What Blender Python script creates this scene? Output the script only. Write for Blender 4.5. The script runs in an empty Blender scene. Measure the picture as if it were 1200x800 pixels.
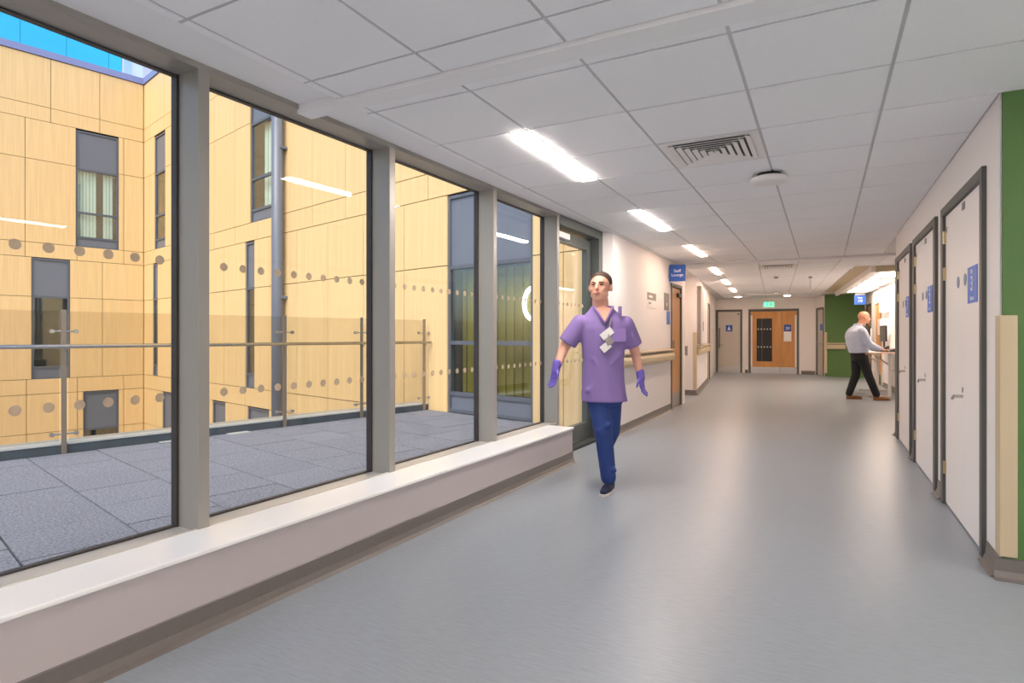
import bpy, bmesh, math, random
from mathutils import Vector, Matrix
random.seed(7)
S = bpy.context.scene
COL = S.collection
R = math.radians

# ------------------------------------------------------------------ camera
cd = bpy.data.cameras.new('camera'); cam = bpy.data.objects.new('camera', cd); COL.objects.link(cam)
cam.location = (0, 0, 1.2); cam.rotation_euler = (R(90), 0, 0.4825)
cd.sensor_width = 36; cd.lens = 36*697.4/1200; cd.shift_y = -0.00567
cd.clip_start = 0.05; cd.clip_end = 300
S.camera = cam
# ------------------------------------------------------------------ sky
W = bpy.data.worlds.new('sky'); S.world = W; W.use_nodes = True
wn = W.node_tree; bg = wn.nodes['Background']
sk = wn.nodes.new('ShaderNodeTexSky'); sk.sky_type = 'NISHITA'; sk.sun_disc = False
sk.sun_elevation = R(48); sk.sun_rotation = R(150); sk.air_density = 1.0; sk.dust_density = 2.5; sk.ozone_density = 1.0
wn.links.new(sk.outputs[0], bg.inputs[0]); bg.inputs[1].default_value = 0.205
sd = bpy.data.lights.new('sun', 'SUN'); sd.energy = 1.65; sd.angle = R(40); sd.color = (1.0, 0.93, 0.82)
sun = bpy.data.objects.new('sun', sd); COL.objects.link(sun)
sun.location = (-6, -4, 14); sun.rotation_euler = (R(44), 0, R(-2))
# ------------------------------------------------------------------ exposure
vs = S.view_settings; vs.view_transform = 'Standard'; vs.look = 'None'; vs.gamma = 1; vs.exposure = 0.64
vs.use_curve_mapping = False
LAMP = 56.0          # radiance of the ceiling light diffusers

# ------------------------------------------------------------------ materials
def srgb(r, g, b):
    f = lambda c: (c/255/12.92) if c/255 <= .04045 else ((c/255+.055)/1.055)**2.4
    return (f(r), f(g), f(b), 1)
def mat(name, col, rough=.5, metal=0, spec=.5, noise=0, nscale=(20, 20, 20), bump=0, bscale=200, rand=0, emit=None, es=0):
    m = bpy.data.materials.new(name); m.use_nodes = True; t = m.node_tree; b = t.nodes['Principled BSDF']
    c = srgb(*col)
    b.inputs['Base Color'].default_value = c
    b.inputs['Roughness'].default_value = rough; b.inputs['Metallic'].default_value = metal
    b.inputs['Specular IOR Level'].default_value = spec
    if noise or rand or bump:
        tc = t.nodes.new('ShaderNodeTexCoord'); mp = t.nodes.new('ShaderNodeMapping'); mp.inputs['Scale'].default_value = nscale
        t.links.new(tc.outputs['Object'], mp.inputs['Vector'])
    if noise or rand:
        n = t.nodes.new('ShaderNodeTexNoise'); n.inputs['Scale'].default_value = 1; n.inputs['Detail'].default_value = 6
        t.links.new(mp.outputs[0], n.inputs['Vector'])
        hs = t.nodes.new('ShaderNodeHueSaturation'); hs.inputs['Color'].default_value = c
        mr = t.nodes.new('ShaderNodeMapRange'); mr.inputs['From Min'].default_value = .3; mr.inputs['From Max'].default_value = .7
        mr.inputs['To Min'].default_value = 1-noise; mr.inputs['To Max'].default_value = 1+noise
        t.links.new(n.outputs['Fac'], mr.inputs['Value'])
        val = mr.outputs[0]
        if rand:
            oi = t.nodes.new('ShaderNodeObjectInfo'); m2 = t.nodes.new('ShaderNodeMapRange')
            m2.inputs['To Min'].default_value = 1-rand; m2.inputs['To Max'].default_value = 1+rand
            t.links.new(oi.outputs['Random'], m2.inputs['Value'])
            mu = t.nodes.new('ShaderNodeMath'); mu.operation = 'MULTIPLY'
            t.links.new(val, mu.inputs[0]); t.links.new(m2.outputs[0], mu.inputs[1]); val = mu.outputs[0]
        t.links.new(val, hs.inputs['Value']); t.links.new(hs.outputs[0], b.inputs['Base Color'])
    if bump:
        n2 = t.nodes.new('ShaderNodeTexNoise'); n2.inputs['Scale'].default_value = bscale; n2.inputs['Detail'].default_value = 3
        t.links.new(tc.outputs['Object'], n2.inputs['Vector'])
        bp = t.nodes.new('ShaderNodeBump'); bp.inputs['Strength'].default_value = bump; bp.inputs['Distance'].default_value = .004
        t.links.new(n2.outputs['Fac'], bp.inputs['Height']); t.links.new(bp.outputs[0], b.inputs['Normal'])
    if emit:
        b.inputs['Emission Color'].default_value = srgb(*emit); b.inputs['Emission Strength'].default_value = es
    return m
def glass(name, tint=(.97, .985, .98), refl=1.0, base=.011):
    m = bpy.data.materials.new(name); m.use_nodes = True; t = m.node_tree
    for n in list(t.nodes):
        if n.type != 'OUTPUT_MATERIAL': t.nodes.remove(n)
    out = [n for n in t.nodes if n.type == 'OUTPUT_MATERIAL'][0]
    tr = t.nodes.new('ShaderNodeBsdfTransparent'); tr.inputs[0].default_value = (*tint, 1)
    gl = t.nodes.new('ShaderNodeBsdfGlossy'); gl.inputs['Roughness'].default_value = 0.0; gl.inputs[0].default_value = (refl, refl, refl, 1)
    lw = t.nodes.new('ShaderNodeLayerWeight'); lw.inputs[0].default_value = .5
    pw = t.nodes.new('ShaderNodeMath'); pw.operation = 'POWER'; pw.inputs[1].default_value = 5
    ma = t.nodes.new('ShaderNodeMath'); ma.operation = 'MULTIPLY_ADD'; ma.inputs[1].default_value = .96; ma.inputs[2].default_value = base
    mx = t.nodes.new('ShaderNodeMixShader')
    t.links.new(lw.outputs['Facing'], pw.inputs[0]); t.links.new(pw.outputs[0], ma.inputs[0]); t.links.new(ma.outputs[0], mx.inputs[0])
    t.links.new(tr.outputs[0], mx.inputs[1]); t.links.new(gl.outputs[0], mx.inputs[2]); t.links.new(mx.outputs[0], out.inputs[0])
    return m
def film(name, col, clear):
    m = bpy.data.materials.new(name); m.use_nodes = True; t = m.node_tree; b = t.nodes['Principled BSDF']
    out = [n for n in t.nodes if n.type == 'OUTPUT_MATERIAL'][0]; c = srgb(*col); t.nodes.remove(b)
    d = t.nodes.new('ShaderNodeBsdfDiffuse'); d.inputs[0].default_value = c
    l = t.nodes.new('ShaderNodeBsdfTranslucent'); l.inputs[0].default_value = c
    x = t.nodes.new('ShaderNodeMixShader'); x.inputs[0].default_value = .6
    tr = t.nodes.new('ShaderNodeBsdfTransparent'); x2 = t.nodes.new('ShaderNodeMixShader'); x2.inputs[0].default_value = clear
    t.links.new(d.outputs[0], x.inputs[1]); t.links.new(l.outputs[0], x.inputs[2]); t.links.new(x.outputs[0], x2.inputs[1]); t.links.new(tr.outputs[0], x2.inputs[2]); t.links.new(x2.outputs[0], out.inputs[0])
    return m
M = dict(
 floor=mat('floor_vinyl', (150, 158, 166), .34, spec=.32, noise=.07, nscale=(14, 90, 14), bump=.06, bscale=90),
 cove=mat('cove_vinyl', (112, 106, 102), .4, noise=.05, nscale=(50, 50, 50)),
 white=mat('white_paint', (243, 238, 236), .55, bump=.02, bscale=300),
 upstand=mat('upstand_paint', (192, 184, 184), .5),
 sill=mat('sill_gloss_white', (252, 252, 251), .25),
 green=mat('green_paint', (86, 122, 66), .6, bump=.02, bscale=300),
 tile=mat('ceiling_tile', (250, 251, 254), .85, noise=.015, nscale=(90, 90, 90), bump=.15, bscale=350, rand=.012),
 grid=mat('ceiling_grid', (206, 206, 208), .5),
 plaster=mat('plasterboard', (245, 245, 247), .7),
 beige=mat('beige_pvc', (205, 188, 156), .45),
 alu=mat('grey_aluminium', (162, 159, 152), .42, .25),
 alul=mat('pale_aluminium', (206, 200, 190), .4, .2), alud=mat('door_aluminium', (96, 102, 100), .4, .3),
 aludk=mat('dark_gasket', (58, 54, 54), .5),
 frame=mat('anthracite_frame', (86, 92, 104), .4),
 span=mat('spandrel_grey', (104, 110, 124), .3),
 doorfr=mat('door_frame_grey', (92, 92, 88), .45),
 doorwh=mat('white_laminate', (248, 243, 241), .4),
 doorgy=mat('grey_laminate', (205, 198, 188), .4),
 oak=mat('oak_veneer', (206, 148, 84), .4, noise=.12, nscale=(14, 14, 1.2)),
 wood=mat('timber_panel', (222, 190, 138), .5, noise=.07, nscale=(22, 22, .7), rand=.025),
 woodb=mat('panel_backing', (70, 52, 32), .8),
 steel=mat('stainless', (200, 198, 194), .25, 1),
 brass=mat('satin_brass', (205, 190, 150), .3, 1),
 postm=mat('satin_steel_post', (150, 138, 124), .4, .7),
 black=mat('black_plastic', (30, 30, 32), .4),
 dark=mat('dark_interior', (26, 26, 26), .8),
 olive=mat('olive_reflection', (140, 120, 24), .8, noise=.2, nscale=(9, 9, .6)),  # olive tone of timber cladding mirrored in the terrace window
 teal=mat('teal_curtain', (30, 90, 84), .8),
 blue=mat('sign_blue', (20, 84, 178), .4),
 blue2=mat('sign_blue_light', (64, 116, 214), .4),
 blueg=mat('disc_blue_grey', (120, 138, 176), .4), textw=mat('sign_white', (245, 246, 248), .5),
 grey=mat('notice_grey', (150, 143, 140), .5),
 paver=mat('paver_granite', (118, 120, 131), .85, noise=.42, nscale=(60, 60, 60), bump=.4, bscale=90, rand=.05),
 gravel=mat('paver_bed', (52, 53, 60), .9),
 parap=mat('parapet_membrane', (66, 76, 84), .5, noise=.15, nscale=(6, 6, 6)),
 cap=mat('parapet_capping', (176, 180, 178), .45, noise=.06, nscale=(8, 8, 8)),
 cyan=mat('cyan_cladding', (44, 186, 240), .4),
 lilac=mat('roof_trim', (126, 134, 184), .4),
 plant=mat('plant_metal', (196, 204, 226), .4),
 blind=mat('blind_fabric', (236, 252, 246), .8),
 dot=film('manifestation_film', (226, 208, 184), .20),
 dotl=mat('manifestation_film_pale', (214, 208, 190), .7),
 glass=glass('clear_glass'), bglass=glass('balustrade_glass', (.90, .885, .86), .8),
 wglass=glass('facade_glass', (.88, .93, .92), 1.0, .10),
 lamp=mat('lamp_diffuser', (255, 255, 255), .5, emit=(255, 241, 230), es=LAMP),
 lampw=mat('lamp_diffuser_warm', (255, 255, 255), .5, emit=(255, 218, 190), es=LAMP*.55),
 lampp=mat('lamp_diffuser_panel', (255, 255, 255), .5, emit=(255, 232, 212), es=10),
 cool=mat('glowing_ring', (255, 255, 255), .5, emit=(255, 255, 255), es=4),
 exitg=mat('exit_green', (40, 190, 120), .5, emit=(90, 235, 160), es=1.5),
 white2=mat('white_plastic', (240, 238, 236), .4),
 skin=mat('skin', (226, 170, 146), .5), skin2=mat('skin_fair', (222, 160, 130), .5),
 hair=mat('hair_brown', (66, 46, 36), .6), purple=mat('scrub_purple', (136, 114, 172), .8, noise=.06, nscale=(12, 12, 5)),
 navy=mat('scrub_navy', (38, 62, 124), .8, noise=.1, nscale=(14, 14, 5)), glove=mat('nitrile_glove', (108, 92, 186), .4),
 shoe=mat('shoe_navy', (28, 32, 62), .6), sole=mat('shoe_sole', (214, 208, 206), .6),
 shirt=mat('shirt_blue', (206, 216, 238), .8, noise=.05, nscale=(20, 20, 6)), trous=mat('trousers_black', (34, 34, 38), .8), tan=mat('tan_leather', (136, 88, 50), .5),
 lips=mat('lips', (178, 108, 96), .5), eye=mat('eye_dark', (44, 34, 30), .3), pink=mat('desk_laminate', (226, 196, 178), .4),
 orange=mat('kick', (168, 160, 150), .3, .8),
)

# ------------------------------------------------------------------ helpers
class MB:
    def __init__(s): s.v = []; s.f = []
    def box(s, x0, x1, y0, y1, z0, z1):
        x0, x1 = sorted((x0, x1)); y0, y1 = sorted((y0, y1)); z0, z1 = sorted((z0, z1))
        b = len(s.v)
        s.v += [(x0, y0, z0), (x1, y0, z0), (x1, y1, z0), (x0, y1, z0), (x0, y0, z1), (x1, y0, z1), (x1, y1, z1), (x0, y1, z1)]
        s.f += [tuple(b+i for i in q) for q in ((0, 3, 2, 1), (4, 5, 6, 7), (0, 1, 5, 4), (1, 2, 6, 5), (2, 3, 7, 6), (3, 0, 4, 7))]
        return s
    def prism(s, poly, z0, z1):       # poly CCW seen from +z
        b = len(s.v); n = len(poly)
        s.v += [(p[0], p[1], z0) for p in poly]+[(p[0], p[1], z1) for p in poly]
        s.f.append(tuple(b+i for i in reversed(range(n)))); s.f.append(tuple(b+n+i for i in range(n)))
        for i in range(n):
            j = (i+1) % n; s.f.append((b+i, b+j, b+n+j, b+n+i))
        return s
    def ext(s, prof, p0, p1, out):    # profile (a along horizontal dir out, z) swept p0->p1
        b = len(s.v); n = len(prof); o = Vector(out)
        for p in (Vector(p0), Vector(p1)):
            for a, z in prof: s.v.append(tuple(p+o*a+Vector((0, 0, z))))
        for i in range(n):
            j = (i+1) % n; s.f.append((b+i, b+j, b+n+j, b+n+i))
        s.f.append(tuple(b+i for i in reversed(range(n)))); s.f.append(tuple(b+n+i for i in range(n)))
        return s
    def cyl(s, p0, p1, r0, r1=None, n=14):
        if r1 is None: r1 = r0
        p0 = Vector(p0); p1 = Vector(p1); d = (p1-p0).normalized()
        a = d.orthogonal().normalized(); c = d.cross(a); b = len(s.v)
        for p, r in ((p0, r0), (p1, r1)):
            for i in range(n):
                t = 2*math.pi*i/n; s.v.append(tuple(p+a*(r*math.cos(t))+c*(r*math.sin(t))))
        for i in range(n):
            j = (i+1) % n; s.f.append((b+i, b+j, b+n+j, b+n+i))
        s.f.append(tuple(b+i for i in reversed(range(n)))); s.f.append(tuple(b+n+i for i in range(n)))
        return s
    def ell(s, c, r, n=14, m=9):
        b = len(s.v)
        s.v.append((c[0], c[1], c[2]-r[2]))
        for j in range(1, m):
            ph = -math.pi/2+math.pi*j/m
            for i in range(n):
                t = 2*math.pi*i/n; s.v.append((c[0]+r[0]*math.cos(ph)*math.cos(t), c[1]+r[1]*math.cos(ph)*math.sin(t), c[2]+r[2]*math.sin(ph)))
        s.v.append((c[0], c[1], c[2]+r[2])); e = len(s.v)-1
        for i in range(n):
            k = (i+1) % n
            s.f.append((b, b+1+k, b+1+i)); s.f.append((e, e-n+i, e-n+k))
            for j in range(m-2):
                q = b+1+j*n; s.f.append((q+i, q+k, q+n+k, q+n+i))
        return s
    def loft(s, rings, n=20):         # (x,y,z,rx,ry) horizontal ellipses, bottom to top
        b = len(s.v)
        for x, y, z, rx, ry in rings:
            for i in range(n):
                t = 2*math.pi*i/n; s.v.append((x+rx*math.cos(t), y+ry*math.sin(t), z))
        for k in range(len(rings)-1):
            for i in range(n):
                j = (i+1) % n; q = b+k*n; s.f.append((q+i, q+j, q+n+j, q+n+i))
        s.f.append(tuple(b+i for i in reversed(range(n)))); q = b+(len(rings)-1)*n; s.f.append(tuple(q+i for i in range(n)))
        return s
    def cap(s, p0, r0, p1, r1, n=14):  # tapered capsule
        s.cyl(p0, p1, r0, r1, n); s.ell(p0, (r0*.99,)*3, n, 8); s.ell(p1, (r1*.99,)*3, n, 8); return s
    def mesh(s, name, bevel=0, smooth=False):
        me = bpy.data.meshes.new(name); me.from_pydata(s.v, [], s.f); me.update()
        if bevel:
            bm = bmesh.new(); bm.from_mesh(me); bmesh.ops.bevel(bm, geom=list(bm.edges), offset=bevel, segments=2, affect='EDGES', profile=.5); bm.to_mesh(me); bm.free()
        if smooth:
            for p in me.polygons: p.use_smooth = True
        return me
    def build(s, name, m, parent=None, loc=(0, 0, 0), bevel=0, smooth=False, **k):
        return link(s.mesh(name, bevel, smooth), name, m, parent, loc, **k)
def link(me, name, m=None, parent=None, loc=(0, 0, 0), rot=(0, 0, 0), **k):
    if m and not me.materials: me.materials.append(M[m] if isinstance(m, str) else m)
    o = bpy.data.objects.new(name, me); COL.objects.link(o); o.location = loc; o.rotation_euler = rot
    if parent: o.parent = parent
    return tag(o, **k)
def tag(o, label=None, cat=None, group=None, kind=None):
    if label: o['label'] = label
    if cat: o['category'] = cat
    if group: o['group'] = group
    if kind: o['kind'] = kind
    return o
def empty(name, loc=(0, 0, 0), rz=0, parent=None, **k):
    o = bpy.data.objects.new(name, None); COL.objects.link(o); o.location = loc; o.rotation_euler = (0, 0, rz); o.empty_display_size = .1
    if parent: o.parent = parent
    return tag(o, **k)
def st(name, mb, m, **k): return mb.build(name, m, kind='structure', **k)
def text(s, size, m, parent, loc, rot, align='CENTER', ext=.0008, name='lettering'):
    c = bpy.data.curves.new('lettering', 'FONT'); c.body = s; c.size = size; c.extrude = ext; c.align_x = align; c.align_y = 'CENTER'; c.space_line = .9
    o = bpy.data.objects.new('t', c); COL.objects.link(o); dg = bpy.context.evaluated_depsgraph_get()
    me = bpy.data.meshes.new_from_object(o.evaluated_get(dg)); bpy.data.objects.remove(o); bpy.data.curves.remove(c)
    me.name = 'lettering'; me.materials.clear()
    return link(me, name, m, parent, loc, rot)
def blob(name, mb, m, parent, voxel=.012, smooth=6, **k):
    me = mb.mesh(name); o = bpy.data.objects.new('tmp', me); COL.objects.link(o)
    r = o.modifiers.new('r', 'REMESH'); r.mode = 'VOXEL'; r.voxel_size = voxel
    if smooth:
        s = o.modifiers.new('s', 'SMOOTH'); s.iterations = smooth; s.factor = .5
    dg = bpy.context.evaluated_depsgraph_get(); me2 = bpy.data.meshes.new_from_object(o.evaluated_get(dg)); bpy.data.objects.remove(o)
    me2.name = name; me2.materials.clear()
    for p in me2.polygons: p.use_smooth = True
    return link(me2, name, m, parent, **k)
def clip(poly, p, n):                 # keep the side where (q-p).n >= 0
    out = []
    for i in range(len(poly)):
        a = poly[i]; b = poly[(i+1) % len(poly)]
        da = (a[0]-p[0])*n[0]+(a[1]-p[1])*n[1]; db = (b[0]-p[0])*n[0]+(b[1]-p[1])*n[1]
        if da >= 0: out.append(a)
        if da*db < 0:
            t = da/(da-db); out.append((a[0]+(b[0]-a[0])*t, a[1]+(b[1]-a[1])*t))
    return out

# frames of reference -------------------------------------------------
TG = R(1.88); P0 = (-2.117, 5.283)          # glazed screen: local y along the glass, +x into the corridor
def G(n, s): return (P0[0]+n*math.cos(TG)+s*math.sin(TG), P0[1]-n*math.sin(TG)+s*math.cos(TG))
TA = R(14.0); B0 = (-5.777, 7.985); A0 = (-19.1, 11.31); BAL = (-5.735, 7.88)
T2 = R(3.8); O2 = (0, 10.28)                # far length of corridor, turned 3.8 degrees left
def S2(x, y): return (O2[0]+x*math.cos(T2)-y*math.sin(T2), O2[1]+x*math.sin(T2)+y*math.cos(T2))
H = 2.406; XR = .776; XL = -2.2
TL2 = T2+R(2.46); OL2 = S2(-2.13, 2.2)      # far left wall: x = 0 is its face, y runs along it
def L2(x, y): return (OL2[0]+x*math.cos(TL2)-y*math.sin(TL2), OL2[1]+x*math.sin(TL2)+y*math.cos(TL2))
TS = T2+math.atan2(.23, .84); OS = S2(.45, 10.4)      # short side wall by the double door: y runs back towards the viewer as negative
def L9(x, y): return (OS[0]+x*math.cos(TS)-y*math.sin(TS), OS[1]+x*math.sin(TS)+y*math.cos(TS))

# ================================================================== SHELL
fp = [G(-.2, -9.2), (3.2, -4), (3.2, 3.74), (1.9, 3.74), (1.9, 8), S2(1.9, 0), S2(1.9, 9.4), S2(1.5, 10.45), S2(-1.75, 10.45), S2(-2.8, 10.45), S2(-2.6, .3), (-2.34, 10.2), (-2.34, 6.7), G(-.2, 1.5)]
st('floor', MB().prism(fp, -.2, 0), 'floor', label='grey vinyl corridor floor with a soft sheen', cat='floor')
st('added_roof_slab', MB().prism([G(-.42, -9.4), (3.4, -4.2), (3.4, 22), S2(-3, 11.2), G(-.42, 1.9)], 2.47, 2.75), 'plaster', label='unseen slab added over the corridor ceiling to block light', cat='roof')  # unseen slab added above the ceiling to block sky light
st('wall_back', MB().box(-2.6, 3.4, -4.2, -4.0, 0, 2.47), 'white', label='white wall behind the camera end of corridor', cat='wall')
# right wall with three cupboard openings
wr = MB(); openings = [(4.02, 5.30), (5.55, 6.86), (7.04, 8.42)]
y = 3.75
for a, b in openings:
    wr.box(XR, XR+.14, y, a, 0, 2.47); wr.box(XR, XR+.14, a, b, 2.115, 2.47); y = b
wr.box(XR, XR+.14, y, 8.56, 0, 2.47)
wr.box(XR+.14, 1.9, 8.42, 8.56, 0, 2.47)
st('wall_right', wr, 'white', label='white corridor wall on the right holding three white cupboard doors', cat='wall')
st('wall_green_near', MB().box(XR+.008, 3.3, 3.728, 3.75, 0, 2.47), 'green', label='green painted wall at the near right corner', cat='wall')
st('wall_side', MB().box(3.2, 3.4, -4, 3.74, 0, 2.47), 'white', label='white wall closing the side passage on the right', cat='wall')
# left wall, door to the lounge, niche, second left wall
wl = MB().box(XL-.14, XL, 6.76, 9.76, 0, 2.47).box(XL-.14, XL, 9.76, 10.56, 2.06, 2.47).box(XL-.14, XL, 10.56, 10.86, 0, 2.47)
st('wall_left', wl, 'white', label='cream white left corridor wall beyond the glazed door', cat='wall')
wn2 = MB(); a = S2(-2.62, .55); b = S2(-2.44, .55)
wn2.prism([(-2.58, 10.86), (-2.34, 10.86), (-2.34, 10.76), (-2.58, 10.76)][::-1], 0, 2.47)
wn2.prism([(-2.74, 10.7), (-2.58, 10.7), S2(-2.44, 2.2), S2(-2.6, 2.2)], 0, 2.47)
st('wall_niche', wn2, 'white', label='pale recessed wall past the lounge door', cat='wall')
w2 = MB(); w2.prism([L2(-.44, 0), L2(0, 0), L2(0, 3.95), L2(-.24, 3.95), L2(-.24, .3), L2(-.44, .3)], 0, 2.47)
w2.prism([L2(-.24, 3.95), L2(0, 3.95), L2(0, 4.8), L2(-.24, 4.8)], 2.06, 2.47)
w2.prism([L2(-.24, 4.8), L2(0, 4.8), L2(0, 8.3), L2(-.24, 8.3)], 0, 2.47)
st('wall_left_far', w2, 'white', label='far left wall running back to the grey end door', cat='wall')
# end wall with grey door and double oak door
EW = 10.4
we = MB()
def e2(x0, x1, z0, z1): we.prism([S2(x0, EW), S2(x1, EW), S2(x1, EW+.15), S2(x0, EW+.15)], z0, z1)
DX = [(-2.46, -1.65), (-1.465, .005)]
e2(-2.8, DX[0][0], 0, 2.47); e2(DX[0][1], DX[1][0], 0, 2.47); e2(DX[1][1], .75, 0, 2.47); e2(*DX[0], 2.05, 2.47); e2(*DX[1], 2.05, 2.47)
st('wall_end', we, 'white', label='cream end wall with a grey door and an oak double door', cat='wall')
st('wall_side_far', MB().prism([L9(0, -.75), L9(.14, -.75), L9(.14, -.14), L9(0, -.14)], 2.05, 2.47).prism([L9(0, -.875), L9(.14, -.875), L9(.14, -.75), L9(0, -.75)], 0, 2.47).prism([L9(0, -.14), L9(.14, -.14), L9(.14, 0), L9(0, 0)], 0, 2.47), 'white', label='short cream wall beside the double door, holding a white side door', cat='wall')
st('wall_green_far', MB().prism([S2(.66, 9.56), S2(1.62, 9.2), S2(1.66, 9.32), S2(.7, 9.68)], 0, 2.47), 'green', label='dark green painted wall at the far right of corridor', cat='wall')
wr2 = MB()
def r2(y0, y1, z0, z1): wr2.prism([S2(1.65, y0), S2(1.8, y0), S2(1.8, y1), S2(1.65, y1)], z0, z1)
r2(-1.75, 6.2, 0, 2.47); r2(7.35, 7.95, 0, 2.47); r2(8.85, 9.4, 0, 2.47); r2(6.2, 7.35, 2.06, 2.47); r2(7.95, 8.85, 2.06, 2.47)
st('wall_right_far', wr2, 'white', label='brightly lit white wall behind the standing desk', cat='wall')

# cove skirtings
CV = [(0, 0), (.045, 0), (.022, .012), (.010, .04), (.006, .1), (0, .104)]
def cove(name, p0, p1, out, label):
    MB().ext(CV, (*p0, .0005), (*p1, .0005), (*out, 0)).build(name, 'cove', smooth=False, kind='structure', label=label, cat='baseboard')
gx = (math.cos(TG), -math.sin(TG)); s2x = (math.cos(T2), math.sin(T2)); s2n = (-s2x[0], -s2x[1])
cove('baseboard_window', G(0, -9), G(0, .0), gx, 'grey coved skirting under the window upstand')
cove('baseboard_left', (XL, 6.76), (XL, 9.72), (1, 0), 'grey coved skirting along the left wall by the handrail')
for i, (a, b) in enumerate([(3.735, 4.0), (5.32, 5.53), (6.88, 7.02), (8.44, 8.56)]):
    cove('baseboard_right', (XR, b), (XR, a), (-1, 0), ['grey coved skirting at the near right corner', 'grey coved skirting between cupboards three and two', 'grey coved skirting between cupboards two and one', 'grey coved skirting past the farthest cupboard'][i])
cove('baseboard_green_near', (XR-.03, 3.728), (3.2, 3.728), (0, -1), 'grey coved skirting under the near green wall')
cove('baseboard_left_far', L2(0, 0), L2(0, 3.9), (math.cos(TL2), math.sin(TL2)), 'grey coved skirting on the far left wall')
cove('baseboard_niche', S2(-2.44, 2.185), S2(-2.13, 2.185), (math.sin(T2), -math.cos(T2)), 'dark coved skirting across the niche wall')
cove('baseboard_end', S2(DX[1][1]+.06, EW), S2(.45, EW), (math.sin(T2), -math.cos(T2)), 'dark skirting right of the double door')
cove('baseboard_end', S2(-1.57, EW), S2(-1.48, EW), (math.sin(T2), -math.cos(T2)), 'dark skirting between the two end doors')
cove('baseboard_right_far', S2(1.65, 6.1), S2(1.65, -1.7), s2n, 'grey coved skirting behind the standing desk')

# ================================================================== CEILING
ce = empty('ceiling', (0, 0, 0), kind='structure', label='white suspended ceiling of square tiles', cat='ceiling')
cp = [(XL, -4), (3.2, -4), (3.2, 3.74), (1.9, 8.5), (1.9, 10.28), (-2.9, 10.28), (XL, 9)]
gr = MB().prism([(XL, -4), (3.2, -4), (3.2, 3.73), (XR, 3.73), (XR, 8.5), (1.9, 8.5), S2(1.9, 0), S2(-2.9, 0), (-2.74, 9.9), (XL, 9.9)], H, H+.03)
gr.build('grid_rails', 'grid', ce)
# plain margin between tiles and the glazed screen, 20 mm higher
MB().prism([G(-.27, -9.2), (XL-.018, -4), (XL-.018, 6.9), G(-.27, 1.5)], H+.022, H+.05).build('plain_margin', 'plaster', ce)
TM = {}
def tile(x0, x1, y0, y1, par, zb=H):
    k = (round(x1-x0, 3), round(y1-y0, 3)); g = .0075
    if k not in TM: TM[k] = MB().box(g, k[0]-g, g, k[1]-g, -.006, 0).mesh('ceiling_tile', .002)
    link(TM[k], 'ceiling_tile', 'tile', par, (x0, y0, zb))
CX = [-2.2, -2.141]+[-1.538+.6029*k for k in range(7)]
CX2 = [-1.538+.6029*k for k in range(4)]
R0 = 2.05; R1 = 2.494; PY = .6194
rows = [(R0-PY*(k+1), R0-PY*k) for k in (2, 1, 0)]+[(R0, 2.262), (2.392, R1)]+[(R1+PY*k, R1+PY*(k+1)) for k in range(12)]+[(R1+12*PY, 10.2)]
LW = .125
def light(x1, y0, n, par=None, rz=0, lab=''):
    o = empty('ceiling_light', (x1-LW/2, y0+.6, H), rz, label=lab, cat='light', group='slim recessed ceiling lights') if par is None else None
    return o
VENT1 = (1, 3)
for (a, b) in rows:
    xs = CX if b > 3.8 else CX
    for i in range(len(xs)-1):
        x0, x1 = xs[i], xs[i+1]
        if a > 3.6 and x0 >= XR-.05: continue
        if a > 3.6 and x1 > XR: x1 = XR
        if abs(x1+1.538) < .01:       # column beside the lights
            for L in (3.733-PY, 3.733-PY+4*PY, 3.733-PY+8*PY):
                if a >= L-.05 and b <= L+2*PY+.05: x1 -= LW
        if abs(x0+.935) < .01 and abs(a-3.733) < .05: continue          # air diffuser
        tile(x0, x1, a, b, ce)
def mk_light(loc, rz, lab, em='lamp'):
    o = empty('ceiling_light', loc, rz, label=lab, cat='light', group='slim recessed ceiling lights')
    l = 2*PY-.02; w = LW/2-.004
    MB().box(-w, w, -l/2, l/2, -.006, .004).build('housing', 'white2', o, bevel=.002)
    MB().box(-w+.012, w-.012, -l/2+.015, l/2-.015, -.015, -.0065).build('diffuser', em, o)
    return o
nm = ['nearest slim ceiling light beside the window wall', 'second slim ceiling light, above the walking nurse', 'third slim ceiling light, before the hanging lounge sign']
for k in range(3):
    y0 = 3.733-PY+4*PY*k
    mk_light((-1.538-LW/2, y0+PY, H), 0, nm[k], 'lampw' if k == 2 else 'lamp')
for k, (x, yy) in enumerate(((-1.6, -1.3), (.55, -1.3), (2.2, .6), (2.2, 2.6), (2.2, -1.3), (-.4, -2.9))):   # added, unseen lights behind the viewer and in the side passage, brightening the interior
    mk_light((x, yy, H-.002), 0, ['added fill light behind the viewer beside the windows', 'added fill light behind the viewer mid corridor', 'added fill light in the side passage, nearer the viewer', 'added fill light in the side passage, nearer the green wall', 'added fill light at the far side of the passage behind the viewer', 'added fill light closest to the wall behind the viewer'][k])
# ceiling battens
def batten(y0, y1, xa, xb, z0, lab, f=None):
    f = f or (lambda x, y: (x, y))
    MB().prism([f(xa, y0), f(xb, y0), f(xb, y1), f(xa, y1)], z0, H+.03).build('ceiling_batten', 'plaster', kind='structure', label=lab, cat='ceiling trim')
MB().prism([(-2.478, 2.37), (-2.478, 2.27), (-.3, 2.262), (3.2, 2.262), (3.2, 2.39), (-.3, 2.39)], H-.026, H+.04).build('ceiling_batten', 'plaster', kind='structure', label='white ceiling batten crossing near the top of the picture', cat='ceiling trim')
batten(-.03, .14, -2.45, 1.64, H-.03, 'second white ceiling batten, past the cupboard doors', S2)
batten(8.3, 8.42, -2.15, 1.6, H-.035, 'farthest white ceiling batten, before the exit sign', S2)
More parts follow.
